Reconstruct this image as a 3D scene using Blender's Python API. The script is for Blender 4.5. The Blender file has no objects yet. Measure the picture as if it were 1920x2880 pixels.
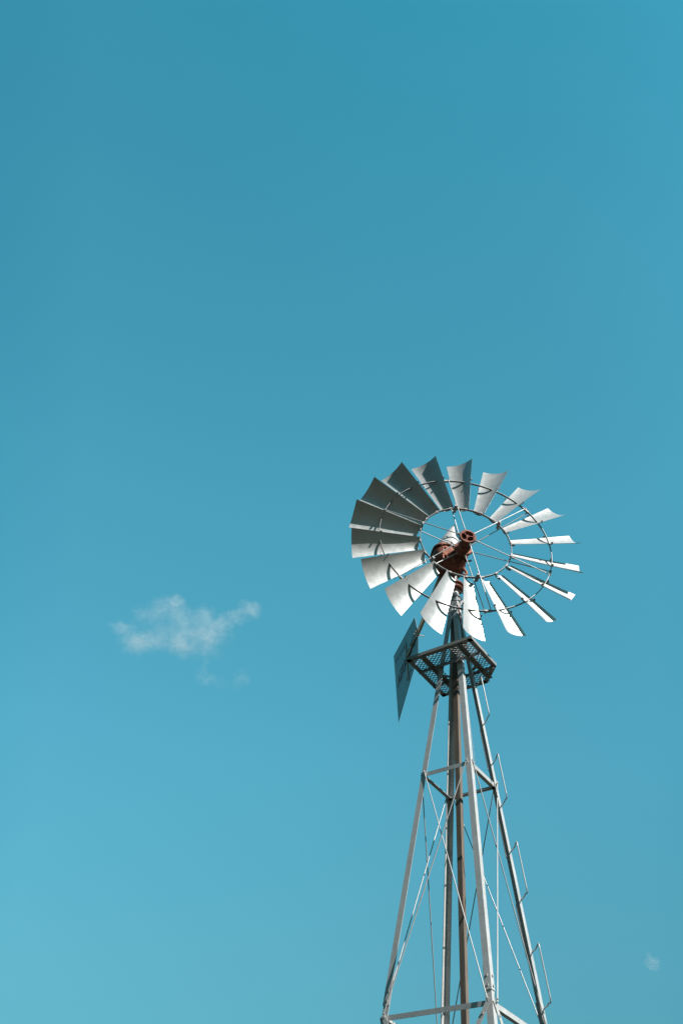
import bpy, bmesh, math, random
from mathutils import Vector, Matrix

random.seed(7)
scene = bpy.context.scene
COL = scene.collection
R = math.radians
V = Vector
UP = V((0, 0, 1))
EYE = 1.6                                   # camera height above the ground

# ------------------------------------------------------------------ helpers
class MB:
    """collects shapes into one bmesh, built as ONE mesh object"""
    def __init__(self):
        self.bm = bmesh.new()
    def prism(self, rings, smooth=False, cap=True, mat=0, closed=True):
        bm = self.bm
        vr = [[bm.verts.new(p) for p in r] for r in rings]
        n = len(rings[0])
        for i in range(len(vr) - 1):
            for j in range(n if closed else n - 1):
                k = (j + 1) % n
                try:
                    f = bm.faces.new((vr[i][j], vr[i][k], vr[i + 1][k], vr[i + 1][j]))
                    f.smooth = smooth; f.material_index = mat
                except ValueError:
                    pass
        if cap:
            for r in (list(reversed([bm.verts.new(p) for p in rings[0]])), [bm.verts.new(p) for p in rings[-1]]):
                f = bm.faces.new(r); f.material_index = mat
    def section(self, pts, poly, a, b, mat=0):
        self.prism([[p + a * x + b * y for x, y in poly] for p in pts], mat=mat)
    def angle(self, pts, a, b, w, t=0.005, w2=None, mat=0):
        """L-shaped angle iron: corner on the points, flanges along a and b"""
        w2 = w2 or w
        self.section(pts, [(0, 0), (w, 0), (w, t), (t, t), (t, w2), (0, w2)], a, b, mat)
    def box(self, c, x, y, z, hx, hy, hz, mat=0):
        c = V(c)
        self.prism([[c + x * (sx * hx) + y * (sy * hy) + z * sz for sx, sy in ((-1, -1), (1, -1), (1, 1), (-1, 1))]
                    for sz in (-hz, hz)], mat=mat)
    def bar(self, p0, p1, side, w, t, mat=0):
        """flat bar from p0 to p1, width w along side, thickness t"""
        d = (p1 - p0).normalized(); s = (side - d * side.dot(d)).normalized(); q = d.cross(s)
        self.prism([[p + s * (x * w / 2) + q * (y * t / 2) for x, y in ((-1, -1), (1, -1), (1, 1), (-1, 1))] for p in (p0, p1)], mat=mat)
    def tube(self, pts, r, seg=10, mat=0, smooth=True):
        pts = [V(p) for p in pts]
        rad = r if isinstance(r, (list, tuple)) else [r] * len(pts)
        rings = []; prev = None
        for i, p in enumerate(pts):
            d = (pts[min(i + 1, len(pts) - 1)] - pts[max(i - 1, 0)]).normalized()
            if prev is None:
                ref = UP if abs(d.z) < .9 else V((1, 0, 0))
                u = d.cross(ref).normalized()
            else:
                u = (prev - d * prev.dot(d)).normalized()
            prev = u; w = d.cross(u)
            rings.append([p + (u * math.cos(2 * math.pi * k / seg) + w * math.sin(2 * math.pi * k / seg)) * rad[i] for k in range(seg)])
        self.prism(rings, smooth=smooth, mat=mat)
    def lathe(self, prof, o, axis, seg=40, mat=0, smooth=True):
        """profile of (radius, distance along axis); hard corners are given as repeated points"""
        axis = axis.normalized(); u = axis.orthogonal().normalized(); w = axis.cross(u)
        bm = self.bm
        rings = []
        for r, h in prof:
            rings.append([o + axis * h + (u * math.cos(2 * math.pi * k / seg) + w * math.sin(2 * math.pi * k / seg)) * max(r, 1e-4) for k in range(seg)])
        for i in range(len(rings) - 1):
            if (V((prof[i][0], prof[i][1], 0)) - V((prof[i + 1][0], prof[i + 1][1], 0))).length < 1e-6: continue
            a = [bm.verts.new(p) for p in rings[i]]; b = [bm.verts.new(p) for p in rings[i + 1]]
            for j in range(seg):
                k = (j + 1) % seg
                f = bm.faces.new((a[j], a[k], b[k], b[j])); f.smooth = smooth; f.material_index = mat
    def build(self, name, mats, parent=None, weld=False, loc=None):
        bm = self.bm
        if weld: bmesh.ops.remove_doubles(bm, verts=bm.verts, dist=1e-5)
        bmesh.ops.recalc_face_normals(bm, faces=bm.faces)
        me = bpy.data.meshes.new(name)
        org = parent_origin(parent) if loc is None else V(loc)
        bmesh.ops.translate(bm, verts=bm.verts, vec=-org)
        bm.to_mesh(me); bm.free()
        for m in (mats if isinstance(mats, (list, tuple)) else [mats]): me.materials.append(m)
        o = bpy.data.objects.new(name, me); COL.objects.link(o)
        if parent: o.parent = parent
        else: o.location = org
        return o

def parent_origin(p):
    o = V((0, 0, 0))
    while p is not None:
        o += p.location; p = p.parent
    return o

def tag(o, label=None, cat=None, group=None, kind=None):
    if label: o['label'] = label
    if cat: o['category'] = cat
    if group: o['group'] = group
    if kind: o['kind'] = kind
    return o

# ------------------------------------------------------------------ materials
def new_mat(name):
    m = bpy.data.materials.new(name); m.use_nodes = True
    nt = m.node_tree; b = nt.nodes['Principled BSDF']
    return m, nt, b
def noise(nt, scale, detail=4, rough=.55, vec=None, dist=0.0):
    n = nt.nodes.new('ShaderNodeTexNoise'); n.inputs['Scale'].default_value = scale
    n.inputs['Detail'].default_value = detail; n.inputs['Roughness'].default_value = rough; n.inputs['Distortion'].default_value = dist
    if vec is not None: nt.links.new(vec, n.inputs['Vector'])
    return n.outputs['Fac']
def coords(nt, scale=(1, 1, 1), kind='Object'):
    t = nt.nodes.new('ShaderNodeTexCoord'); m = nt.nodes.new('ShaderNodeMapping')
    m.inputs['Scale'].default_value = scale; nt.links.new(t.outputs[kind], m.inputs['Vector'])
    return m.outputs['Vector']
def ramp(nt, fac, stops):
    r = nt.nodes.new('ShaderNodeValToRGB'); nt.links.new(fac, r.inputs['Fac'])
    el = r.color_ramp.elements
    while len(el) < len(stops): el.new(.5)
    for e, (p, c) in zip(el, stops):
        e.position = p; e.color = (*c, 1) if len(c) == 3 else c
    return r.outputs['Color']
def mix(nt, fac, a, b, mode='MIX'):
    n = nt.nodes.new('ShaderNodeMix'); n.data_type = 'RGBA'; n.blend_type = mode
    if isinstance(fac, float): n.inputs[0].default_value = fac
    else: nt.links.new(fac, n.inputs[0])
    for s, x in ((6, a), (7, b)):
        if isinstance(x, tuple): n.inputs[s].default_value = (*x, 1)
        else: nt.links.new(x, n.inputs[s])
    return n.outputs[2]
def bump(nt, b, h, s=.2, d=.002):
    n = nt.nodes.new('ShaderNodeBump'); n.inputs['Strength'].default_value = s; n.inputs['Distance'].default_value = d
    nt.links.new(h, n.inputs['Height']); nt.links.new(n.outputs[0], b.inputs['Normal'])

def metal(name, lo, hi, metallic=.6, rough=(.34, .5), spangle=60, streak=(9, 9, 1.2), stain=(.30, .27, .22), stain_amt=.35):
    m, nt, b = new_mat(name)
    vec = coords(nt)
    v = nt.nodes.new('ShaderNodeTexVoronoi'); v.inputs['Scale'].default_value = spangle; nt.links.new(vec, v.inputs['Vector'])
    sp = nt.nodes.new('ShaderNodeSeparateColor'); nt.links.new(v.outputs['Color'], sp.inputs[0])
    n1 = noise(nt, 7, 6, .6, vec)
    mean = mix(nt, .22, n1, sp.outputs[0])
    base = ramp(nt, mean, [(.25, lo), (.75, hi)])
    dirt = noise(nt, 3.2, 8, .65, coords(nt, streak), .6)
    dm = ramp(nt, dirt, [(.55, (0, 0, 0)), (.78, (1, 1, 1))])
    sc = nt.nodes.new('ShaderNodeMath'); sc.operation = 'MULTIPLY'; nt.links.new(dm, sc.inputs[0]); sc.inputs[1].default_value = stain_amt
    oi = nt.nodes.new('ShaderNodeObjectInfo'); vr = ramp(nt, oi.outputs['Random'], [(0, (.86, .87, .87)), (1, (1.06, 1.05, 1.04))])
    base = mix(nt, 1.0, base, vr, 'MULTIPLY')
    nt.links.new(mix(nt, sc.outputs[0], base, stain), b.inputs['Base Color'])
    mr = nt.nodes.new('ShaderNodeMapRange'); nt.links.new(noise(nt, 14, 5, .6, vec), mr.inputs[0])
    mr.inputs[1].default_value = .3; mr.inputs[2].default_value = .7; mr.inputs[3].default_value = rough[0]; mr.inputs[4].default_value = rough[1]
    nt.links.new(mr.outputs[0], b.inputs['Roughness'])
    b.inputs['Metallic'].default_value = metallic
    bump(nt, b, n1, .12, .003)
    return m

M_BLADE = metal('galvanised_sheet', (.44, .45, .455), (.525, .533, .535), .48, (.36, .48), 45, (4, 4, 4), (.33, .33, .31), .3)
M_VANE = metal('painted_vane_sheet', (.20, .225, .23), (.27, .295, .30), .3, (.4, .55), 30, (4, 4, 4), (.2, .2, .19), .4)
M_HOOD = metal('galvanised_hood', (.36, .362, .362), (.41, .41, .407), .15, (.42, .55), 40, (5, 5, 1.5), (.52, .47, .38), .3)
M_LEG = metal('galvanised_angle', (.33, .337, .34), (.46, .465, .465), .18, (.42, .6), 120, (14, 14, 1.4), (.24, .22, .19), .45)
M_ROD = metal('galvanised_rod', (.27, .278, .28), (.35, .357, .357), .3, (.34, .48), 90, (12, 12, 12), (.3, .27, .22), .3)
M_DARK = metal('weathered_steel', (.18, .177, .172), (.28, .28, .276), .2, (.45, .62), 80, (10, 10, 6), (.17, .11, .07), .5)
M_DECK = metal('expanded_steel', (.21, .21, .21), (.29, .29, .29), .25, (.4, .55), 80, (8, 8, 8), (.24, .17, .12), .4)

M_RING = metal('dull_iron', (.12, .125, .125), (.21, .215, .215), .4, (.36, .5), 60, (10, 10, 10), (.12, .085, .06), .4)
def rust_mat(name, dark, mid, lit, metallic=.0):
    m, nt, b = new_mat(name)
    vec = coords(nt)
    n1 = noise(nt, 9, 9, .68, vec, .6)
    c = ramp(nt, n1, [(.30, dark), (.5, mid), (.66, lit)])
    grime = ramp(nt, noise(nt, 4.5, 6, .6, vec, .8), [(.50, (0, 0, 0)), (.68, (.75, .75, .75))])
    c = mix(nt, grime, c, tuple(x * .42 for x in dark))
    b.inputs['Specular IOR Level'].default_value = .25
    nt.links.new(c, b.inputs['Base Color']); b.inputs['Roughness'].default_value = .72; b.inputs['Metallic'].default_value = metallic
    bump(nt, b, noise(nt, 60, 5, .6, vec), .25, .003)
    return m
M_RUST = rust_mat('rusty_casting', (.075, .025, .017), (.19, .068, .046), (.40, .163, .108))
M_BONE = rust_mat('brown_rusted_bar', (.38, .27, .19), (.54, .40, .29), (.66, .51, .39), .1)

def wood_mat():
    m, nt, b = new_mat('weathered_wood')
    g = noise(nt, 5, 9, .7, coords(nt, (22, 22, .55)), 1.2)
    c = ramp(nt, g, [(.3, (.052, .040, .031)), (.5, (.105, .083, .064)), (.72, (.22, .19, .16))])
    k = noise(nt, 3, 4, .5, coords(nt, (5, 5, 1.1)))
    c2 = mix(nt, ramp(nt, k, [(.58, (0, 0, 0)), (.7, (.7, .7, .7))]), c, (.12, .085, .06))
    nt.links.new(c2, b.inputs['Base Color']); b.inputs['Roughness'].default_value = .8
    bump(nt, b, g, .35, .004)
    return m
M_WOOD = wood_mat()

def flat_mat(name, col, rough=.6):
    m, nt, b = new_mat(name)
    c = ramp(nt, noise(nt, 25, 5, .6, coords(nt)), [(.3, tuple(x * .75 for x in col)), (.7, tuple(x * 1.1 for x in col))])
    nt.links.new(c, b.inputs['Base Color']); b.inputs['Roughness'].default_value = rough
    return m
M_RED = flat_mat('faded_red_paint', (.36, .035, .045))
M_INK = flat_mat('faded_dark_paint', (.035, .035, .05))
M_BLACK = flat_mat('black_rope', (.03, .03, .03), .8)
M_PINK = flat_mat('pale_rope', (.55, .42, .36), .8)

def ground_mat():
    m, nt, b = new_mat('dry_grass_ground')
    vec = coords(nt)
    big = noise(nt, .06, 6, .6, vec); fine = noise(nt, 5, 8, .7, vec)
    c1 = ramp(nt, big, [(.35, (.012, .018, .008)), (.62, (.025, .024, .012))])
    c = mix(nt, ramp(nt, fine, [(.35, (0, 0, 0)), (.7, (.6, .6, .6))]), c1, (.014, .018, .008))
    nt.links.new(c, b.inputs['Base Color']); b.inputs['Roughness'].default_value = .95
    bump(nt, b, fine, .6, .05)
    return m

# ------------------------------------------------------------------ frames of reference
NV = V((0.07284586, -0.99734, 0.0)).normalized()        # wheel axis, out of the front of the hub
E1 = V((0.99734, 0.07284586, 0.0)).normalized()         # to the right seen from the front
HUB = V((1.31920821, 7.13050328, 6.84226668 + EYE))     # centre of the wheel, in the plane of its rings
def AX(n, e, u): return HUB + NV * n + E1 * e + UP * u

KT = .975
TAZ = R(7.2068)
TOW = V((1.2718, 7.6504, 0))
_F = V((math.sin(TAZ), -math.cos(TAZ), 0)); _R = V((math.cos(TAZ), math.sin(TAZ), 0))
GX = (_F + _R).normalized(); GY = (_F - _R).normalized()
DIAG = _F
def TW(a, b, z): return (TOW + GX * a + GY * b + UP * z) * KT + UP * EYE
ZG = -EYE / KT                                           # ground level in tower units
Z1, Z2, Z3 = 4.3914, 2.3427, .35
def half(z): return .2456 - .1041 * (z - 4.412)
CORN = {'F': (1, 1), 'R': (1, -1), 'B': (-1, -1), 'L': (-1, 1)}
FL = {'F': (-GX, -GY), 'R': (GY, -GX), 'B': (GX, GY), 'L': (-GY, GX)}
def LEG(k, z, inset=0.0):
    h = max(half(z), .043) - inset
    return TW(CORN[k][0] * h, CORN[k][1] * h, z)

# ------------------------------------------------------------------ ground
g = MB()
seg = 96
ringr = [0, 4, 12, 40, 160, 700, 3000, 9000]
c0 = g.bm.verts.new((0, 0, 0)); prev = None
for r in ringr[1:]:
    cur = [g.bm.verts.new((math.cos(2 * math.pi * k / seg) * r, math.sin(2 * math.pi * k / seg) * r, 0)) for k in range(seg)]
    for k in range(seg):
        j = (k + 1) % seg
        if prev is None: g.bm.faces.new((c0, cur[k], cur[j]))
        else: g.bm.faces.new((prev[k], cur[k], cur[j], prev[j]))
    prev = cur
ground = g.build('ground', ground_mat())
tag(ground, 'dry grassy ground around the foot of the windmill', kind='structure')

# ------------------------------------------------------------------ windmill
mill = bpy.data.objects.new('windmill', None); COL.objects.link(mill)
mill.location = TW(0, 0, ZG)
tag(mill, 'galvanised farm windmill with many-bladed wheel on a tapering lattice tower', 'windmill')

# --- tower legs
def bolt(mb, p, d, r=.008, l=.008):
    mb.lathe([(0, l), (r, l), (r, l), (r, 0)], p, d, 8, smooth=False)

LEGS = {}
for k in 'FRBL':
    m = MB(); a, b = FL[k]
    zs = [Z2 + .07, Z1, 6.22, 6.55]
    m.angle([LEG(k, z) for z in zs], a, b, .05, .005)
    m.angle([LEG(k, z, .0055) for z in (ZG - .3, Z3, Z2 + .25)], a, b, .05, .005)
    for z in (Z2 + .10, Z2 + .17):
        for d, nrm in ((a, -b), (b, -a)):
            bolt(m, LEG(k, z) + d * .028, nrm, .009, .009)
    for z in (Z1 - .015, Z2 - .015):
        for d, nrm in ((a, -b), (b, -a)):
            bolt(m, LEG(k, z) + d * .034, nrm, .009, .012)
    o = m.build('leg', M_LEG, mill)
    LEGS[k] = o
tag(LEGS['R'], 'corner leg carrying the climbing steps')

# --- climbing steps, alternating on the two sides of the right-hand leg
z = 5.43; side = 1
while z > ZG + .5:
    m = MB()
    ln = .15 if side > 0 else .14
    z0, z1 = z, z - .40
    def sp(zz, out, dz=0): return LEG('R', zz) + DIAG * (side * out * KT) + UP * dz + GX * .004
    p = [sp(z0, -.0), sp(z0, ln * .55, -.004), sp(z0, ln * .8, .012), sp(z0, ln * .95, .016), sp(z0, ln, .004),
         sp(z0 - .03, ln), sp(z1 + .03, ln), sp(z1, ln, -.004), sp(z1, ln * .93, -.016), sp(z1, ln * .7, -.006), sp(z1, ln * .45, -.016), sp(z1, 0, -.012)]
    m.tube(p, .0052, 8)
    m.build('step', M_ROD, LEGS['R'])
    z -= .4115; side = -side

# --- girts and bracing on the four faces
FACES = (('L', 'F', GY), ('F', 'R', GX), ('R', 'B', -GY), ('B', 'L', -GX))
for z in (Z1, Z2, Z3):
    for (p, q, nrm) in FACES:
        m = MB()
        off = -nrm * (.0065 if z == Z1 else .0115)
        A, B = LEG(p, z), LEG(q, z); d = (B - A).normalized()
        A = A + d * .012 + off; B = B - d * .012 + off
        top = (p == 'L' and q == 'F')
        if top: m.angle([A, B], -UP, -nrm, .036, .004, .03)
        else: m.angle([A - UP * .036, B - UP * .036], UP, -nrm, .036, .004, .036)
        m.build('girt', M_LEG, mill)
for (za, zb, kind) in ((Z1, Z2, 'rod'), (Z2, Z3, 'strap'), (Z3, ZG + .1, 'strap')):
    for (p, q, nrm) in FACES:
        for i, (u, w) in enumerate(((p, q), (q, p))):
            m = MB()
            A, B = LEG(u, za), LEG(w, zb); d = (LEG(w, za) - LEG(u, za)).normalized()
            if kind == 'rod':
                off = -nrm * (.012 + .012 * i) if u in 'FL' and w in 'FL' and False else nrm * (.006 + .012 * i)
                A2 = A + d * .034 - UP * .012 + off; B2 = B - d * .040 + UP * .018 + off
                ax_ = (B2 - A2).normalized()
                m.tube([A2 - ax_ * .03, A2, A2 + ax_ * .05, A2 + (B2 - A2) * .5, B2, B2 + ax_ * .035], [.006, .0052, .0046, .0046, .0046, .006], 8)
                m.lathe([(0, 0), (.010, 0), (.010, .008), (0, .008)], A2 - ax_ * .012, ax_, 6, smooth=False)
                m.lathe([(0, 0), (.010, 0), (.010, .008), (0, .008)], B2 + ax_ * .01, ax_, 6, smooth=False)
                m.build('brace_rod', M_ROD, mill)
            else:
                off = nrm * (.004 + .008 * i)
                A2 = A + d * .03 - UP * .02 + off; B2 = B - d * .04 + UP * .02 + off
                ax_ = (B2 - A2).normalized(); s_ = ax_.cross(nrm)
                m.bar(A2 - ax_ * .02, B2 + ax_ * .02, s_, .034, .004)
                for t in (.04, .12):
                    bolt(m, A2 + ax_ * t * 2 + nrm * .002, nrm, .008, .007)
                m.build('brace_strap', M_LEG, mill)

# --- pump rod: square timber down the middle of the tower
m = MB()
r = .0235
zs = [ZG, 0, 1.5, 3.0, 4.5, 5.9]
m.prism([[TW(x * r - .006, y * r + .004, z) for x, y in ((-1, -1), (1, -1), (1, 1), (-1, 1))] for z in zs])
m.tube([TW(-.003, .002, 5.85), TW(0, 0, 6.35)], .011, 10, mat=1)
m.build('pump_rod', [M_WOOD, M_DARK], mill)

# --- furl wire beside the front leg
m = MB()
w0 = LEG('F', Z1 + .01) - GY * .045 + GX * .016
m.tube([TW(.028, -.05, 6.5), TW(.10, .03, 5.62), TW(.128, .063, 5.3), w0, w0 - UP * .03], .0016, 6)
m.build('furl_wire', M_DARK, mill)

# --- platform
ZP = 5.60; PH = .362
deck0 = MB()
m = MB()
corner = [(-PH, PH), (PH, PH), (PH, -.150), (.152, -PH), (-PH, -PH)]
n = len(corner)
fw, vh, t = .045, .032, .005
cen = TW(0, 0, ZP)
for i in range(n):
    (ax0, ay0), (bx0, by0) = corner[i], corner[(i + 1) % n]
    A, B = TW(ax0, ay0, ZP), TW(bx0, by0, ZP)
    d = (B - A).normalized(); inn = UP.cross(d)
    if inn.dot(cen - A) < 0: inn = -inn
    m.angle([A, B], inn, UP, fw, t, vh)
platform = m.build('platform', M_DARK, mill)
tag(platform, 'small square maintenance platform with one corner cut off')
# beams in a # pattern just under the deck
def beam(a0, a1, side, z=ZP - .002):
    mm = MB()
    A, B = TW(*a0, z), TW(*a1, z)
    mm.angle([A, B], side, -UP, .04, .005, .036)
    return mm.build('beam', M_DARK, platform)
def xr(y):   # right-hand limit of the outline at this gy
    return PH - .02 if y > -.15 else .152 + (y + PH) / (PH - .15) * (PH - .152) - .02
beam((-PH + .02, .150), (xr(.15), .150), -GY)
beam((-PH + .02, -.125), (xr(-.125), -.125), -GY)
beam((-.195, PH - .02), (-.195, -PH + .02), GX, ZP - .008)
beam((.205, PH - .02), (.205, -.29), GX, ZP - .008)
# gussets closing the corners of the leg opening
for (x0, y0, x1, y1) in ((-.16, .095, -.115, .14), (-.155, -.05, -.10, -.11), (.13, -.10, .19, -.045), (.12, .14, .19, .08)):
    A, B = TW(x0, y0, ZP - .001), TW(x1, y1, ZP - .001)
    mm = MB(); mm.bar(A, B, (B - A).cross(UP), .03, .005); mm.build('gusset', M_DARK, platform)
# expanded metal panels
HO = .125
def inside_deck(x, y):
    if abs(x) > PH - .012 or abs(y) > PH - .012: return False
    if x - .152 > (y + PH) / (PH - .15) * (PH - .152) and y < -.15: return False
    if abs(x) < HO + .02 and abs(y) < HO - .01: return False
    return True
def panel(test, along_x, lw=.046, sw=.0205):
    mm = MB()
    nl = int(PH / lw * 2) + 2; ns = int(PH / sw) + 2
    for j in range(-ns, ns):
        y0 = j * sw
        s = 1 if j % 2 == 0 else -1
        for i in range(-nl, nl):
            x0 = i * lw / 2
            k = 1 if i % 2 == 0 else -1
            p0 = (x0, y0 + s * k * sw * .5); p1 = (x0 + lw / 2, y0 - s * k * sw * .5)
            if not along_x: p0 = (p0[1], p0[0]); p1 = (p1[1], p1[0])
            mx, my = (p0[0] + p1[0]) / 2, (p0[1] + p1[1]) / 2
            if inside_deck(mx, my) and test(mx, my):
                za = ZP + .012
                A, B = TW(*p0, za), TW(*p1, za)
                mm.bar(A, B, (B - A).cross(UP) + UP * .004, .0072, .003)
    mm.build('deck_panel', M_DECK, platform)
panel(lambda x, y: y > HO, True)
panel(lambda x, y: y < -HO, True)
panel(lambda x, y: abs(y) <= HO and x < 0, True)
panel(lambda x, y: abs(y) <= HO and x > 0, False)

# --- mast pipe and swivel spool at the tower top
m = MB()
mast0 = TW(0, 0, 6.18); top = V((mast0.x, mast0.y, HUB.z - .10))
m.tube([mast0, top], .030, 20)
m.lathe([(.034, 0), (.048, 0), (.048, 0), (.048, .05), (.048, .05), (.034, .06)], TW(0, 0, 6.52), UP, 24)
m.build('mast', M_DARK, mill)
m = MB()
so = TW(0, 0, 6.60)
m.lathe([(.034, 0), (.06, 0), (.085, .012), (.085, .012), (.092, .022), (.092, .030), (.092, .030), (.070, .034), (.062, .05), (.070, .066),
         (.070, .066), (.096, .070), (.096, .070), (.096, .082), (.096, .082), (.05, .086), (.034, .10)], so, UP, 36)
for a_ in (30, 95, 170, 250, 320):
    d = V((math.cos(R(a_)), math.sin(R(a_)), 0)); bolt(m, so + d * .088 + UP * .05, d, .012, .02)
m.build('swivel_spool', M_RUST, mill)
# ropes and straps around the tower head
m = MB()
def loop(z, rr, a0, a1, wob, dz=0.0, k=14):
    return [TW(math.cos(R(a0 + (a1 - a0) * i / k)) * (rr + wob * math.sin(i * 2.1)), math.sin(R(a0 + (a1 - a0) * i / k)) * (rr + wob * math.cos(i * 1.7)), z + dz * i / k + .01 * math.sin(i * 1.3)) for i in range(k + 1)]
m.tube(loop(6.50, .075, -60, 200, .006, -.04), .005, 6)
m.build('tie_wire', M_BLACK, mill); m = MB()
m.tube(loop(6.36, .078, -80, 160, .008, .10), .005, 6)
m.build('tie_wire', M_BLACK, mill); m = MB()
m.tube([TW(.05, .075, 6.57), TW(.075, .06, 6.53), TW(.11, .03, 6.51), TW(.13, -.02, 6.50)], .006, 6)
m.build('tie_wire', M_BLACK, mill); m = MB()
m.tube([TW(.085, .0, 6.45), TW(.078, .035, 6.40), TW(.085, .015, 6.33), TW(.075, -.01, 6.27)], .004, 6)
m.build('tie_wire', M_BLACK, mill)
m = MB()
m.tube([TW(.062, .055, 6.36), TW(.068, .02, 6.28), TW(.066, .03, 6.21), TW(.072, .0, 6.16), TW(.066, .02, 6.10)], .007, 7)
m.build('rope', M_PINK, mill); m = MB()
m.tube([TW(.068, .04, 6.30), TW(.073, -.01, 6.22), TW(.070, .01, 6.14)], .006, 7)
m.build('rope', M_PINK, mill)
m = MB()
m.bar(TW(.015, .078, 6.28), TW(.125, -.005, 6.44), UP, .03, .005)
m.build('head_strap', M_ROD, mill); m = MB()
m.bar(TW(.04, .09, 6.17), TW(.085, .045, 6.24), UP, .012, .004)
m.build('head_strap', M_ROD, mill)
for zz in (6.30, 6.52):
    m = MB()
    h = half(zz) if half(zz) > .043 else .043; h += .006
    c = [TW(h, h, zz), TW(h, -h, zz), TW(-h, -h, zz), TW(-h, h, zz)]
    for i in range(4):
        A, B = c[i], c[(i + 1) % 4]; d = (B - A).normalized()
        m.bar(A - d * .002, B + d * .002, UP, .025, .004)
    m.build('head_collar', M_ROD, mill)

# --- gearbox with hood, neck and furl lever
def loft(mb, levels, seg=44, power=2.0, mat=0, cap_top=False, cap_bot=False):
    """levels: (u, centre n, centre e, radius n, radius e)"""
    rings = []
    for (u, cn, ce, rn, re) in levels:
        ring = []
        for k in range(seg):
            a_ = 2 * math.pi * k / seg; c_, s_ = math.cos(a_), math.sin(a_)
            x = math.copysign(abs(c_) ** (2 / power), c_) * rn; y = math.copysign(abs(s_) ** (2 / power), s_) * re
            ring.append(AX(cn + x, ce + y, u))
        rings.append(ring)
    mb.prism(rings, smooth=True, cap=False, mat=mat)
    bm = mb.bm
    for flag, r in ((cap_bot, rings[0]), (cap_top, rings[-1])):
        if flag: f = bm.faces.new([bm.verts.new(p) for p in r]); f.material_index = mat
GN, GE = -.345, -.112
m = MB()
loft(m, [(.150, GN, GE + .004, .15, .150), (.135, GN, GE + .004, .162, .158), (.07, GN, GE, .172, .174), (0, GN, GE, .178, .183), (-.06, GN, GE + .004, .168, .172),
         (-.11, GN, GE + .012, .140, .142), (-.145, GN, GE + .024, .105, .110), (-.163, GN, GE + .03, .06, .07), (-.165, GN, GE + .03, .004, .004)], power=3.3, cap_top=True)
# shaft housing running forward to the hub
loft(m, [(.086, GN, GE + .002, .171, .174), (.086, GN, GE + .002, .186, .189), (.104, GN, GE + .002, .186, .189), (.104, GN, GE + .003, .166, .166)], power=3.3)
for a_ in range(0, 360, 24):
    c_, s_ = math.cos(R(a_)), math.sin(R(a_))
    x = math.copysign(abs(c_) ** (2 / 3.3), c_); y = math.copysign(abs(s_) ** (2 / 3.3), s_)
    bolt(m, AX(GN + x * .178, GE + .002 + y * .181, .086), -UP, .007, .010)
for e_, w_ in ((-.20, .008), (-.155, .006), (.0, .008)):
    m.box(AX(-.182, e_, -.02), E1, UP, NV, w_, .085, .010)
m.lathe([(.075, -.26), (.070, -.20), (.062, -.18), (.062, -.18), (.062, -.135), (.062, -.135), (.0, -.135)], HUB, NV, 32)
m.lathe([(.045, -.30), (.055, -.20)], HUB - UP * .06, NV, 24)
# ribs, boss and bolts on the casting
m.box(AX(-.19, -.11, -.03), E1, UP, NV, .010, .085, .012)
m.box(AX(-.20, -.02, -.09), E1, UP, NV, .008, .05, .02)
m.lathe([(0, .16), (.045, .16), (.05, .14), (.05, 0)], AX(-.35, -.07, -.23), UP, 28)
for e_, u_ in ((-.175, .05), (-.05, .05), (-.175, -.06)):
    bolt(m, AX(-.175, e_, u_), NV, .012, .016)
gear = m.build('gearbox', M_RUST, mill)
# pointed sheet-metal hood
m = MB()
lv = [(.118, GN, GE + .004, .178, .172), (.128, GN, GE + .004, .181, .175), (.140, GN, GE + .004, .178, .172), (.155, GN, GE + .005, .170, .164), (.20, GN, -.100, .156, .148), (.25, GN, -.094, .14, .130),
      (.30, GN, -.086, .122, .112), (.36, GN, -.077, .100, .088), (.42, GN, -.067, .078, .066), (.48, GN, -.056, .054, .043), (.53, GN, -.046, .034, .024), (.568, GN, -.037, .014, .009), (.585, GN, -.033, .002, .002)]
loft(m, lv, power=1.9, cap_bot=False)
m.build('hood', M_HOOD, gear)
# curved furl lever hanging from the casting
m = MB()
pts = [(-.02, .00), (.02, -.01), (.045, -.035), (.046, -.075), (.038, -.105), (.045, -.135), (.066, -.16), (.072, -.185), (.060, -.205), (.042, -.203), (.034, -.188)]
m.tube([AX(-.29, e_, u_ + .01) for e_, u_ in pts], [.03, .028, .022, .017, .015, .015, .015, .014, .013, .012, .011], 12)
m.tube([AX(-.29, e_, u_) for e_, u_ in ((.04, -.01), (.07, .0), (.105, .01), (.125, .022))], [.016, .010, .009, .012], 10)
m.build('furl_lever', M_RUST, gear)

# --- wheel: two rings with blades, spokes and hub hung on them
RO, RI = .912, .484
m = MB()
def ring(rad, wid, th, seg=120):
    rr = []
    for k in range(seg + 1):
        a_ = 2 * math.pi * k / seg; er = E1 * math.cos(a_) + UP * math.sin(a_)
        rr.append([HUB + er * (rad + x * th / 2) + NV * (y * wid / 2) for x, y in ((-1, -1), (1, -1), (1, 1), (-1, 1))])
    m.prism(rr, cap=False)
ring(RO, .024, .005)
def ER(deg): return E1 * math.cos(R(deg)) + UP * math.sin(R(deg))
def ET(deg): return E1 * math.sin(R(deg)) - UP * math.cos(R(deg))     # clockwise seen from the front
M_IN = MB()
ARMS = [(42.6, 39.6), (100.8, 103.8), (161.0, 164.5), (221.2, 224.2), (284.0, 280.4), (-19.2, -15.2)]
PHI0 = 188.7
for i in range(18):
    ph = PHI0 - 20 * i
    M_IN.box(HUB + ER(ph) * (RI + .007) + NV * .0, ET(ph), NV, ER(ph), .016, .015, .004, mat=1)
    bolt(M_IN, HUB + ER(ph) * (RI - .003), -ER(ph), .008, .010)
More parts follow.
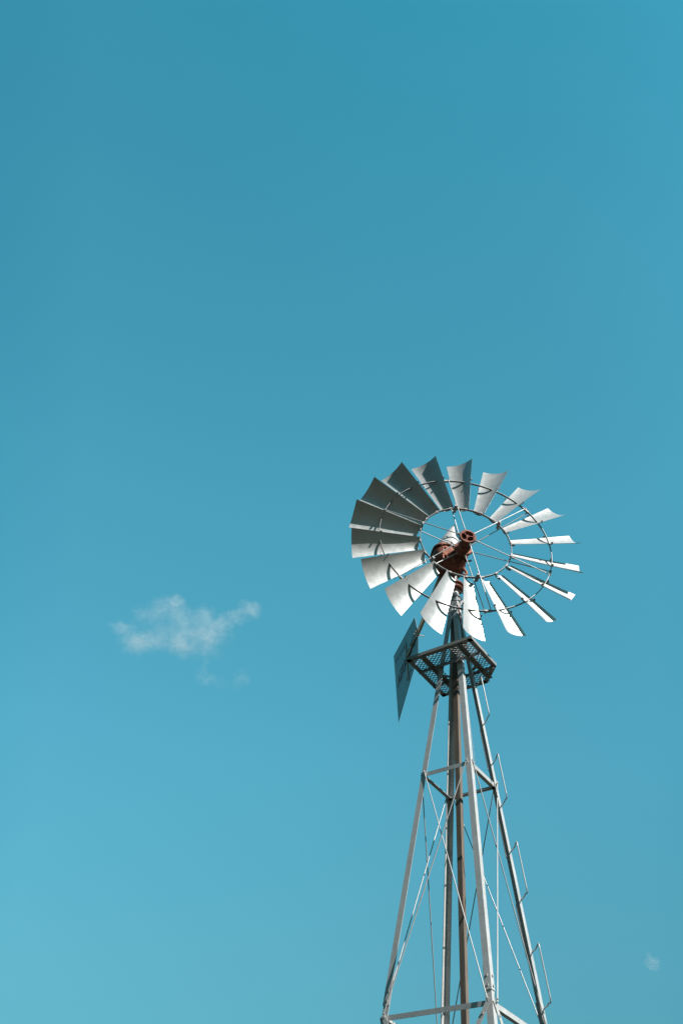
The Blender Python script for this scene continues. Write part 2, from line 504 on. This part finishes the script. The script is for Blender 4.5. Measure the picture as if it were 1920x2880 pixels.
for fa, ra in ARMS:
    pm = (fa + ra) / 2
    for rad, hw in ((RI, .056), (RO, .014)):
        (M_IN if rad == RI else m).box(HUB + ER(pm) * rad, ET(pm), NV, ER(pm), .016 if rad == RI else .034, hw, .008, mat=1)
wheel = m.build('wheel', [M_RING, M_DARK], mill)
m, M_IN = M_IN, None
rr = []
for k in range(121):
    er = E1 * math.cos(2 * math.pi * k / 120) + UP * math.sin(2 * math.pi * k / 120)
    rr.append([HUB + er * (RI + x * .0025) + NV * (y * .013) for x, y in ((-1, -1), (1, -1), (1, 1), (-1, 1))])
m.prism(rr, cap=False)
m.build('inner_ring', [M_RING, M_DARK], wheel)

def blade_pts(ph, t, r_off=0.0):
    """point on the blade surface: s across the chord (0 trailing .. 1 leading), t root .. tip"""
    def P(r, a_, b_): return HUB + ER(ph) * math.sqrt(r * r - a_ * a_) + ET(ph) * a_ + NV * b_
    il, ol = P(.4913, .0329, .0247), P(1.22, .0597, .1026)
    it, ot = P(.5196, -.0840, -.0471), P(1.2255, -.2003, -.0658)
    lead, trail = il.lerp(ol, t), it.lerp(ot, t)
    return trail, lead
def surf(ph, s, t, back=0.0, sagk=1.0):
    tr, le = blade_pts(ph, t)
    ch = le - tr; nn = ER(ph).cross(ch).normalized()
    if nn.dot(NV) < 0: nn = -nn
    sag = .112 * ch.length * sagk
    return tr.lerp(le, s) - nn * (sag * 4 * s * (1 - s)) - nn * back
def make_blade(ph, jit):
    mb = MB(); bm = mb.bm
    NS, NT = 12, 8
    th = .0018
    wv = lambda s, t: jit[0] * math.sin(math.pi * t) * .005 + jit[1] * (s - .5) * t * .012 + .0012 * math.sin(9 * t + 5 * jit[0]) * math.sin(7 * s + 4 * jit[1])
    for back, flip in ((0, False), (th, True)):
        gr = [[bm.verts.new(surf(ph, s / NS, t / NT, back + wv(s / NS, t / NT))) for s in range(NS + 1)] for t in range(NT + 1)]
        for t in range(NT):
            for s in range(NS):
                q = (gr[t][s], gr[t][s + 1], gr[t + 1][s + 1], gr[t + 1][s])
                f = bm.faces.new(q if not flip else q[::-1]); f.smooth = True
    rim = [(s / NS, 0) for s in range(NS + 1)] + [(1, t / NT) for t in range(1, NT + 1)] + [(s / NS, 1) for s in range(NS - 1, -1, -1)] + [(0, t / NT) for t in range(NT - 1, 0, -1)]
    for i in range(len(rim)):
        a_, b_ = rim[i], rim[(i + 1) % len(rim)]
        bm.faces.new([bm.verts.new(p) for p in (surf(ph, *a_, wv(*a_)), surf(ph, *b_, wv(*b_)), surf(ph, *b_, th + wv(*b_)), surf(ph, *a_, th + wv(*a_)))])
    return mb.build('blade', M_BLADE, wheel)
def make_clip(ph):
    mb = MB()
    # outer strap behind the blade, its ends hooked round both edges
    t = (.915 - .505) / (1.2225 - .505)
    path = [(-.035, -.014), (-.05, .0), (-.03, .010)] + [(s / 10, .007) for s in range(0, 11)] + [(1.03, .010), (1.05, 0), (1.035, -.014)]
    rows = []
    for s, back in path:
        c = surf(ph, s, t, back); q = surf(ph, s, t, back + .004)
        rows.append([c - ER(ph) * .011, c + ER(ph) * .011, q + ER(ph) * .011, q - ER(ph) * .011])
    mb.prism(rows)
    for s in (.12, .88): bolt(mb, surf(ph, s, t, .0), (surf(ph, s, t, -.1) - surf(ph, s, t, 0)).normalized(), .004, .003)
    mb.build('blade_clip', M_RING, wheel)
    # root bracket between blade and inner ring
    mb = MB(); rows = []
    for i in range(11):
        s = i / 10
        c = surf(ph, s, .03, .004 + .022 * math.sin(math.pi * s), 1.0); q = c - NV * .0035
        rows.append([c - ER(ph) * .020, c + ER(ph) * .012, q + ER(ph) * .012, q - ER(ph) * .020])
    mb.prism(rows)
    for s in (.1, .9): bolt(mb, surf(ph, s, .03, .0), (surf(ph, s, .03, -.1) - surf(ph, s, .03, 0)).normalized(), .004, .003)
    return mb.build('root_bracket', M_RING, wheel)
for i in range(18):
    ph = PHI0 - 20 * i
    make_blade(ph, (random.uniform(-1, 1), random.uniform(-1, 1)))
    make_clip(ph)

HF, HR, RH = .095, -.120, .088
for fa, ra in ARMS:
    for a_, n0, n1 in ((fa, HF - .020, .010), (ra, HR + .008, -.010)):
        m = MB()
        p0 = HUB + ER(a_) * (RH - .008) + NV * n0; p1 = HUB + ER(a_) * (RO + .008) + NV * n1
        m.tube([p0, p1], .0052, 10)
        m.lathe([(0, 0), (.011, 0), (.011, .012), (0, .012)], p1 - ER(a_) * .004, ER(a_), 6, smooth=False)
        m.lathe([(0, 0), (.012, 0), (.012, .02), (0, .02)], HUB + ER(a_) * (RH + .001) + NV * n0, (p1 - p0).normalized(), 6, smooth=False)
        m.build('spoke', M_ROD, wheel)
# hub: spool-shaped casting, open front with three webs and a boss
m = MB()
m.lathe([(.066, HR - .02), (.066, HR - .015), (.086, HR - .012), (.086, HR - .012), (.090, HR - .005), (.090, HR + .022), (.086, HR + .028), (.086, HR + .028),
         (.068, HR + .034), (.064, -.02), (.066, HF - .05), (.080, HF - .036), (.080, HF - .036), (.087, HF - .030), (.0885, HF - .025), (.0885, HF - .004), (.086, HF), (.086, HF),
         (.070, HF), (.070, HF), (.067, HF - .004), (.060, HF - .07), (.060, HF - .07), (.018, HF - .07), (.018, HF - .07), (.018, HF - .006), (.018, HF - .006), (.016, HF), (.016, HF), (.006, HF), (.006, HF), (0, HF - .004)], HUB, NV, 64)
for a_ in (4, 130, 252):
    d = ER(a_); m.box(HUB + d * .042 + NV * (HF - .012), ET(a_), NV, d, .0035, .009, .027)
for a_ in (-14, 18, 118, 140, 240, 264):
    d = ER(a_); m.lathe([(0, HF - .0015), (.0095, HF - .0015), (.0095, HF - .0015), (.0095, HF - .05)], HUB + d * .0655, NV, 16)
for fa, ra in ARMS:
    m.box(HUB + ER(fa) * (RH - .004) + NV * (HF - .020), ET(fa), NV, ER(fa), .012, .010, .007)
    m.box(HUB + ER(ra) * (RH + .001) + NV * (HR + .008), ET(ra), NV, ER(ra), .015, .014, .006)
m.build('hub', M_RUST, wheel)

# --- tail: boom bars and painted vane
ZB = -.142
def BN(n_, du=0.0, de=0.0):
    e_ = -.18 + (-.269 + .18) * (n_ + .33) / (-1.926 + .33)
    return AX(n_, e_ + de, ZB + du)
def bar_angle(p, q, w):
    mm = MB(); d = (q - p).normalized(); a_ = (-UP + d * UP.dot(d)).normalized(); b_ = -d.cross(a_)
    if b_.dot(E1) < 0: b_ = -b_
    mm.angle([p, q], a_, b_, w, .005, w * .9)
    return mm
mm = bar_angle(BN(-.38, .07), BN(-1.46, .018), .034); 
mm.build('tail_boom', M_BONE, mill)
mm = bar_angle(BN(-.38, -.05), BN(-1.46, -.02), .034); mm.build('tail_boom', M_BONE, mill)
mm = bar_angle(BN(-1.38, .022), BN(-1.94, .022), .042)
for n_ in (-1.42, -1.66, -1.90):
    bolt(mm, BN(n_, .004, -.001), -E1, .012, .014)
mm.tube([BN(-1.45, -.005, -.03), BN(-1.45, -.02, .09)], .005, 8)
mm.build('tail_boom', M_BONE, mill)
m = MB()
m.lathe([(.028, -.15), (.028, .12), (.028, .12), (0, .12)], BN(-.37), UP, 20); m.lathe([(0, -.15), (.028, -.15)], BN(-.37), UP, 20)
m.build('tail_hinge', M_RUST, mill)

# vane: flat sheet standing upright along the boom, slightly twisted
def ray_vane(n_, up_, k):  # vane-plane point: n along axis, height, twist by height
    e_ = -.231 + (-.272 + .231) * (n_ + 1.40) / (-2.44 + 1.40)
    return AX(n_, e_ - up_ * k, ZB + up_)
VN = E1
RB = dict(zt=ZB)
NF, NR_, HFV, HRV = -1.480, -2.560, .258, .470
tw_ = .085
def VP(x, y): return ray_vane(NF + (NR_ - NF) * x, y, tw_)      # x 0 front .. 1 rear
outline = [(0, HFV), (1, HRV), (1, -HRV), (0, -HFV), (-.075, -.02)]
m = MB(); bm = m.bm
xn = (VP(1, 0) - VP(0, 0)).normalized(); yn = (VP(0, 1) - VP(0, 0)).normalized(); nn = xn.cross(yn).normalized()
if nn.dot(E1) < 0: nn = -nn
m.prism([[VP(x, y) for x, y in outline], [VP(x, y) + nn * .003 for x, y in outline]])
# folded rim and vertical strap where the boom ends
for (p, q) in ((outline[0], outline[1]), (outline[2], outline[3])):
    m.tube([VP(*p), VP(*q)], .0035, 6)
m.bar(VP(.44, .205) - nn * .006, VP(.44, -.285) - nn * .006, xn, .03, .005, mat=1)
vane = m.build('tail_vane', [M_VANE, M_BONE], mill)
tag(vane, 'flat five-cornered tail vane with faded red lettering')

def letters(txt, size, x0, y0, spacing, mat, offset, lift, squash, slope=0.0, name='lettering'):
    cu = bpy.data.curves.new('letters', 'FONT'); cu.body = txt; cu.size = size; cu.space_character = spacing; cu.offset = offset
    cu.extrude = .0006; cu.align_x = 'LEFT'
    tmp = bpy.data.objects.new('letters', cu); COL.objects.link(tmp)
    dg = bpy.context.evaluated_depsgraph_get(); me = bpy.data.meshes.new_from_object(tmp.evaluated_get(dg))
    bpy.data.objects.remove(tmp); bpy.data.curves.remove(cu)
    org = VP(x0, y0) - nn * lift
    X = -xn; Y = yn
    o0 = parent_origin(vane)
    for v in me.vertices:
        c = v.co
        v.co = org + X * (c.x * squash) + Y * (c.y + slope * c.x) - nn * c.z - o0
    me.materials.append(mat)
    o = bpy.data.objects.new(name, me); COL.objects.link(o); o.parent = vane
    return o
letters('AERMOTOR', .20, .90, -.055, 1.08, M_INK, .006, .0012, .93)
letters('AERMOTOR', .20, .90, -.055, 1.08, M_RED, -.0035, .0024, .93)
letters('CHICAGO', .085, .93, .305, 1.9, M_INK, 0, .0012, .9, -.19)
letters('U.S.A.', .085, .52, -.255, 1.3, M_INK, 0, .0012, .9, .0)

# ------------------------------------------------------------------ camera
FPX, PITCH, ROLL = 2662.122, .7847, .0898
f = V((0, math.cos(PITCH), math.sin(PITCH))); u0 = V((0, -math.sin(PITCH), math.cos(PITCH))); r0 = V((1, 0, 0))
cr_, sr_ = math.cos(ROLL), math.sin(ROLL)
right = r0 * cr_ + u0 * sr_; upv = -r0 * sr_ + u0 * cr_
cam_d = bpy.data.cameras.new('camera'); cam = bpy.data.objects.new('camera', cam_d); COL.objects.link(cam)
cam.matrix_world = Matrix(((right.x, upv.x, -f.x, 0), (right.y, upv.y, -f.y, 0), (right.z, upv.z, -f.z, EYE), (0, 0, 0, 1)))
cam_d.sensor_fit = 'VERTICAL'; cam_d.sensor_height = 36; cam_d.sensor_width = 24
cam_d.lens = FPX / 2880 * 36; cam_d.clip_end = 20000
scene.camera = cam

# ------------------------------------------------------------------ clouds: small wisps of vapour far behind
def cloud(name, dist, azim, elev, blobs, unit, dens, label, fray=(.05, 1.9)):
    """blobs: (x, y, rx, ry, amount) on a patch of sky facing the ground observer; unit: metres per step"""
    fwd = V((math.sin(azim) * math.cos(elev), math.cos(azim) * math.cos(elev), math.sin(elev)))
    rgt = V((math.cos(azim), -math.sin(azim), 0)); upc = rgt.cross(fwd)
    cx = sum(b[0] for b in blobs) / len(blobs); cy = sum(b[1] for b in blobs) / len(blobs)
    loc = fwd * dist
    rot = Matrix((rgt, fwd, upc)).transposed().to_4x4()
    bm = bmesh.new()
    loc_b = []
    for i, (x, y, rx, ry, am) in enumerate(blobs):
        dy = random.uniform(-.5, .5) * unit * 40
        rd = (rx + ry) / 2
        loc_b.append((x * unit, dy, -y * unit, rx * unit * 1.75, rd * unit * 1.75, ry * unit * 1.75, am))
        q = bmesh.ops.create_icosphere(bm, subdivisions=3, radius=1)
        bmesh.ops.transform(bm, matrix=Matrix.Translation((x * unit, dy, -y * unit)) @ Matrix.Diagonal((rx * unit * 1.6, rd * unit * 1.6, ry * unit * 1.6, 1)), verts=q['verts'])
    me = bpy.data.meshes.new(name); bm.to_mesh(me); bm.free()
    o = bpy.data.objects.new(name, me); COL.objects.link(o)
    md = o.modifiers.new('union', 'REMESH'); md.mode = 'VOXEL'; md.voxel_size = unit * 9
    dg = bpy.context.evaluated_depsgraph_get(); me2 = bpy.data.meshes.new_from_object(o.evaluated_get(dg))
    o.modifiers.remove(md); o.data = me2; bpy.data.meshes.remove(me)
    o.matrix_world = Matrix.Translation(loc + UP * EYE) @ rot
    mt = bpy.data.materials.new(name + '_vapour'); mt.use_nodes = True; nt = mt.node_tree
    for nd in list(nt.nodes):
        if nd.type != 'OUTPUT_MATERIAL': nt.nodes.remove(nd)
    out = [nd for nd in nt.nodes if nd.type == 'OUTPUT_MATERIAL'][0]
    pv = nt.nodes.new('ShaderNodeVolumePrincipled'); pv.inputs['Color'].default_value = (1, .985, .98, 1); pv.inputs['Anisotropy'].default_value = -.25
    nt.links.new(pv.outputs[0], out.inputs['Volume'])
    tc = nt.nodes.new('ShaderNodeTexCoord')
    L = nt.links.new
    def vm(op, a=None, b=None):
        nd = nt.nodes.new('ShaderNodeVectorMath'); nd.operation = op
        for i, x in enumerate((a, b)):
            if x is None: continue
            if isinstance(x, tuple): nd.inputs[i].default_value = x
            else: L(x, nd.inputs[i])
        return nd
    def mth(op, a, b=None):
        nd = nt.nodes.new('ShaderNodeMath'); nd.operation = op
        for i, x in enumerate((a, b)):
            if x is None: continue
            if isinstance(x, (float, int)): nd.inputs[i].default_value = x
            else: L(x, nd.inputs[i])
        return nd.outputs[0]
    # warp the position with noise so the edges fray
    nz = nt.nodes.new('ShaderNodeTexNoise'); nz.inputs['Scale'].default_value = .016 / unit; nz.inputs['Detail'].default_value = 6; L(tc.outputs['Object'], nz.inputs['Vector'])
    w = vm('SUBTRACT', nz.outputs['Color'], (.5, .5, .5)).outputs[0]
    w = vm('MULTIPLY', w, (170 * unit,) * 3).outputs[0]
    pos = vm('ADD', tc.outputs['Object'], w).outputs[0]
    tot = None
    for (x, d, y, rx, rd, ry, am) in loc_b:
        q = vm('SUBTRACT', pos, (x, d, y)).outputs[0]
        q = vm('MULTIPLY', q, (1 / rx, 1 / rd, 1 / ry)).outputs[0]
        l2 = vm('DOT_PRODUCT', q, q).outputs['Value']
        fall = mth('MULTIPLY', mth('POWER', mth('MAXIMUM', mth('SUBTRACT', 1.0, l2), 0.0), 2.2), am * 100 / (rd / unit))
        tot = fall if tot is None else mth('ADD', tot, fall)
    nz2 = nt.nodes.new('ShaderNodeTexNoise'); nz2.inputs['Scale'].default_value = .02 / unit; nz2.inputs['Detail'].default_value = 8; nz2.inputs['Roughness'].default_value = .62
    mp = nt.nodes.new('ShaderNodeMapping'); mp.inputs['Rotation'].default_value = (0, R(28), 0); mp.inputs['Scale'].default_value = (.65, 1, 1.25)
    L(pos, mp.inputs['Vector']); L(mp.outputs[0], nz2.inputs['Vector'])
    mr = nt.nodes.new('ShaderNodeMapRange'); L(nz2.outputs['Fac'], mr.inputs[0]); mr.inputs[1].default_value = .38; mr.inputs[2].default_value = .68; mr.inputs[3].default_value = fray[0]; mr.inputs[4].default_value = fray[1]
    L(mth('MULTIPLY', mth('MULTIPLY', tot, mr.outputs[0]), dens), pv.inputs['Density'])
    mt.cycles.volume_step_rate = .35
    o.data.materials.clear(); o.data.materials.append(mt)
    tag(o, label, 'cloud', 'small clouds in the blue sky')
    return o
def sky_dir(x, y):
    d = (right * ((x - 960) / FPX) + upv * ((1440 - y) / FPX) + f).normalized()
    return math.atan2(d.x, d.y), math.asin(d.z)
az_, el_ = sky_dir(515, 1790)
B0 = [(575, 265, 60, 45, .8), (640, 345, 80, 60, .6), (480, 330, 70, 70, .45), (370, 400, 90, 40, .35), (230, 525, 90, 40, .45), (340, 605, 95, 68, .85),
      (430, 580, 95, 62, .6), (560, 540, 110, 70, .5), (690, 570, 90, 65, .7), (700, 470, 100, 70, .5), (820, 330, 70, 70, .55), (850, 430, 110, 80, .6),
      (895, 480, 60, 48, .9), (850, 560, 110, 40, .45), (975, 380, 70, 55, .75), (1040, 300, 70, 55, .45), (1155, 212, 75, 52, .85), (1100, 275, 70, 50, .3),
      (920, 750, 60, 44, .26), (1050, 765, 80, 36, .14), (1205, 710, 52, 65, .22), (905, 655, 34, 60, .14),
      (520, 440, 170, 120, .16), (800, 470, 200, 130, .18)]
cloud('cloud', 1300, az_, el_, [((x - 692) * .92, y - 496, a_ * .95, b_, c_) for x, y, a_, b_, c_ in B0], 1300 / FPX / 2.613, .0185,
      'thin wispy white cloud drifting left of the windmill, the larger of two')
az_, el_ = sky_dir(1832, 2705)
cloud('cloud', 1500, az_, el_, [(-4, -3, 32, 32, .36), (12, 18, 24, 28, .22), (-2, -32, 26, 26, .05), (26, 2, 44, 24, .06)], 1500 / FPX / 2.613, .02,
      'tiny faint scrap of cloud low on the right of the tower, the smaller of two', (.55, 1.2))

# ------------------------------------------------------------------ light and sky
SAZ, SEL = R(44.5), R(42)
sdir = V((math.sin(SAZ) * math.cos(SEL), -math.cos(SAZ) * math.cos(SEL), math.sin(SEL)))   # towards the sun
sd = bpy.data.lights.new('sun', 'SUN'); sd.energy = 4.7; sd.angle = R(.53); sd.color = (1, .94, .89)
so_ = bpy.data.objects.new('sun', sd); COL.objects.link(so_); so_.rotation_euler = sdir.to_track_quat('Z', 'Y').to_euler()
so_.location = (20, -20, 30)

w = bpy.data.worlds.new('World'); scene.world = w; w.use_nodes = True
nt = w.node_tree; bg = nt.nodes['Background']
sky = nt.nodes.new('ShaderNodeTexSky'); sky.sky_type = 'NISHITA'; sky.sun_disc = False
sky.sun_elevation = SEL
sky.sun_rotation = math.atan2(sdir.x, sdir.y)
sky.air_density = 1.0; sky.dust_density = .6; sky.ozone_density = 2.0
TINT = (.29, .93, .70)
col = mix(nt, 1.0, sky.outputs[0], TINT, 'MULTIPLY')
# sky grading: dimmed low to cut fill light, deeper overhead, paler to the west
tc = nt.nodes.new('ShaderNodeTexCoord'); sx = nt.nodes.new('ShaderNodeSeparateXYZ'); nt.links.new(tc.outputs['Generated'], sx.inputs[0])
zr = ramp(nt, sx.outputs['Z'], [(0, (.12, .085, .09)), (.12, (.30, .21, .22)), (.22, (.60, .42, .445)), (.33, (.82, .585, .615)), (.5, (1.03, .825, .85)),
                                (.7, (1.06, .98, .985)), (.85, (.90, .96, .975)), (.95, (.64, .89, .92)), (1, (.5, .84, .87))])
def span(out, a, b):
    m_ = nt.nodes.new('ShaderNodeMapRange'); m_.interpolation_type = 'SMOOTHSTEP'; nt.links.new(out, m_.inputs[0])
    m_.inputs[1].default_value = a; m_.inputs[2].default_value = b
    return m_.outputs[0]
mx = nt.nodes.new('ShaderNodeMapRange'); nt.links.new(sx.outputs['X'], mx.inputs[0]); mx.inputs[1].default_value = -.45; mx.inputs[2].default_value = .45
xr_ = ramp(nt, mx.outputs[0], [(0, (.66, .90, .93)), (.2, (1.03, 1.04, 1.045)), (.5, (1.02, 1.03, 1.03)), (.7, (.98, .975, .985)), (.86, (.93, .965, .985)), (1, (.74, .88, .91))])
yr_ = ramp(nt, span(sx.outputs['Y'], -.62, .20), [(0, (.16, .155, .155)), (1, (1, 1, 1))])  # sky behind the camera dimmed so that shaded sides stay dark
# added glow round the sun, giving the shaded blades bright sky to reflect
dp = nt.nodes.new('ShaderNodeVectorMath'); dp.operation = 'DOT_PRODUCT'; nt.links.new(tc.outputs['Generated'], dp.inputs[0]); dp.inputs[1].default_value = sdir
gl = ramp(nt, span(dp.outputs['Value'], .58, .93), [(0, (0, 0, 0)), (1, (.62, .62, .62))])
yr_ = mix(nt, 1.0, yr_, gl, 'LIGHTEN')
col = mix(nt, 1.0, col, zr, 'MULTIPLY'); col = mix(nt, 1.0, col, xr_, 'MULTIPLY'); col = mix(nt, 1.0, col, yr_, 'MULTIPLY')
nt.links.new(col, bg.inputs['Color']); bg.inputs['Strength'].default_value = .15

scene.view_settings.view_transform = 'Standard'; scene.view_settings.look = 'None'
scene.view_settings.exposure = 1.0; scene.view_settings.gamma = 1
scene.render.engine = 'CYCLES'
scene.cycles.max_bounces = 8; scene.cycles.volume_bounces = 4
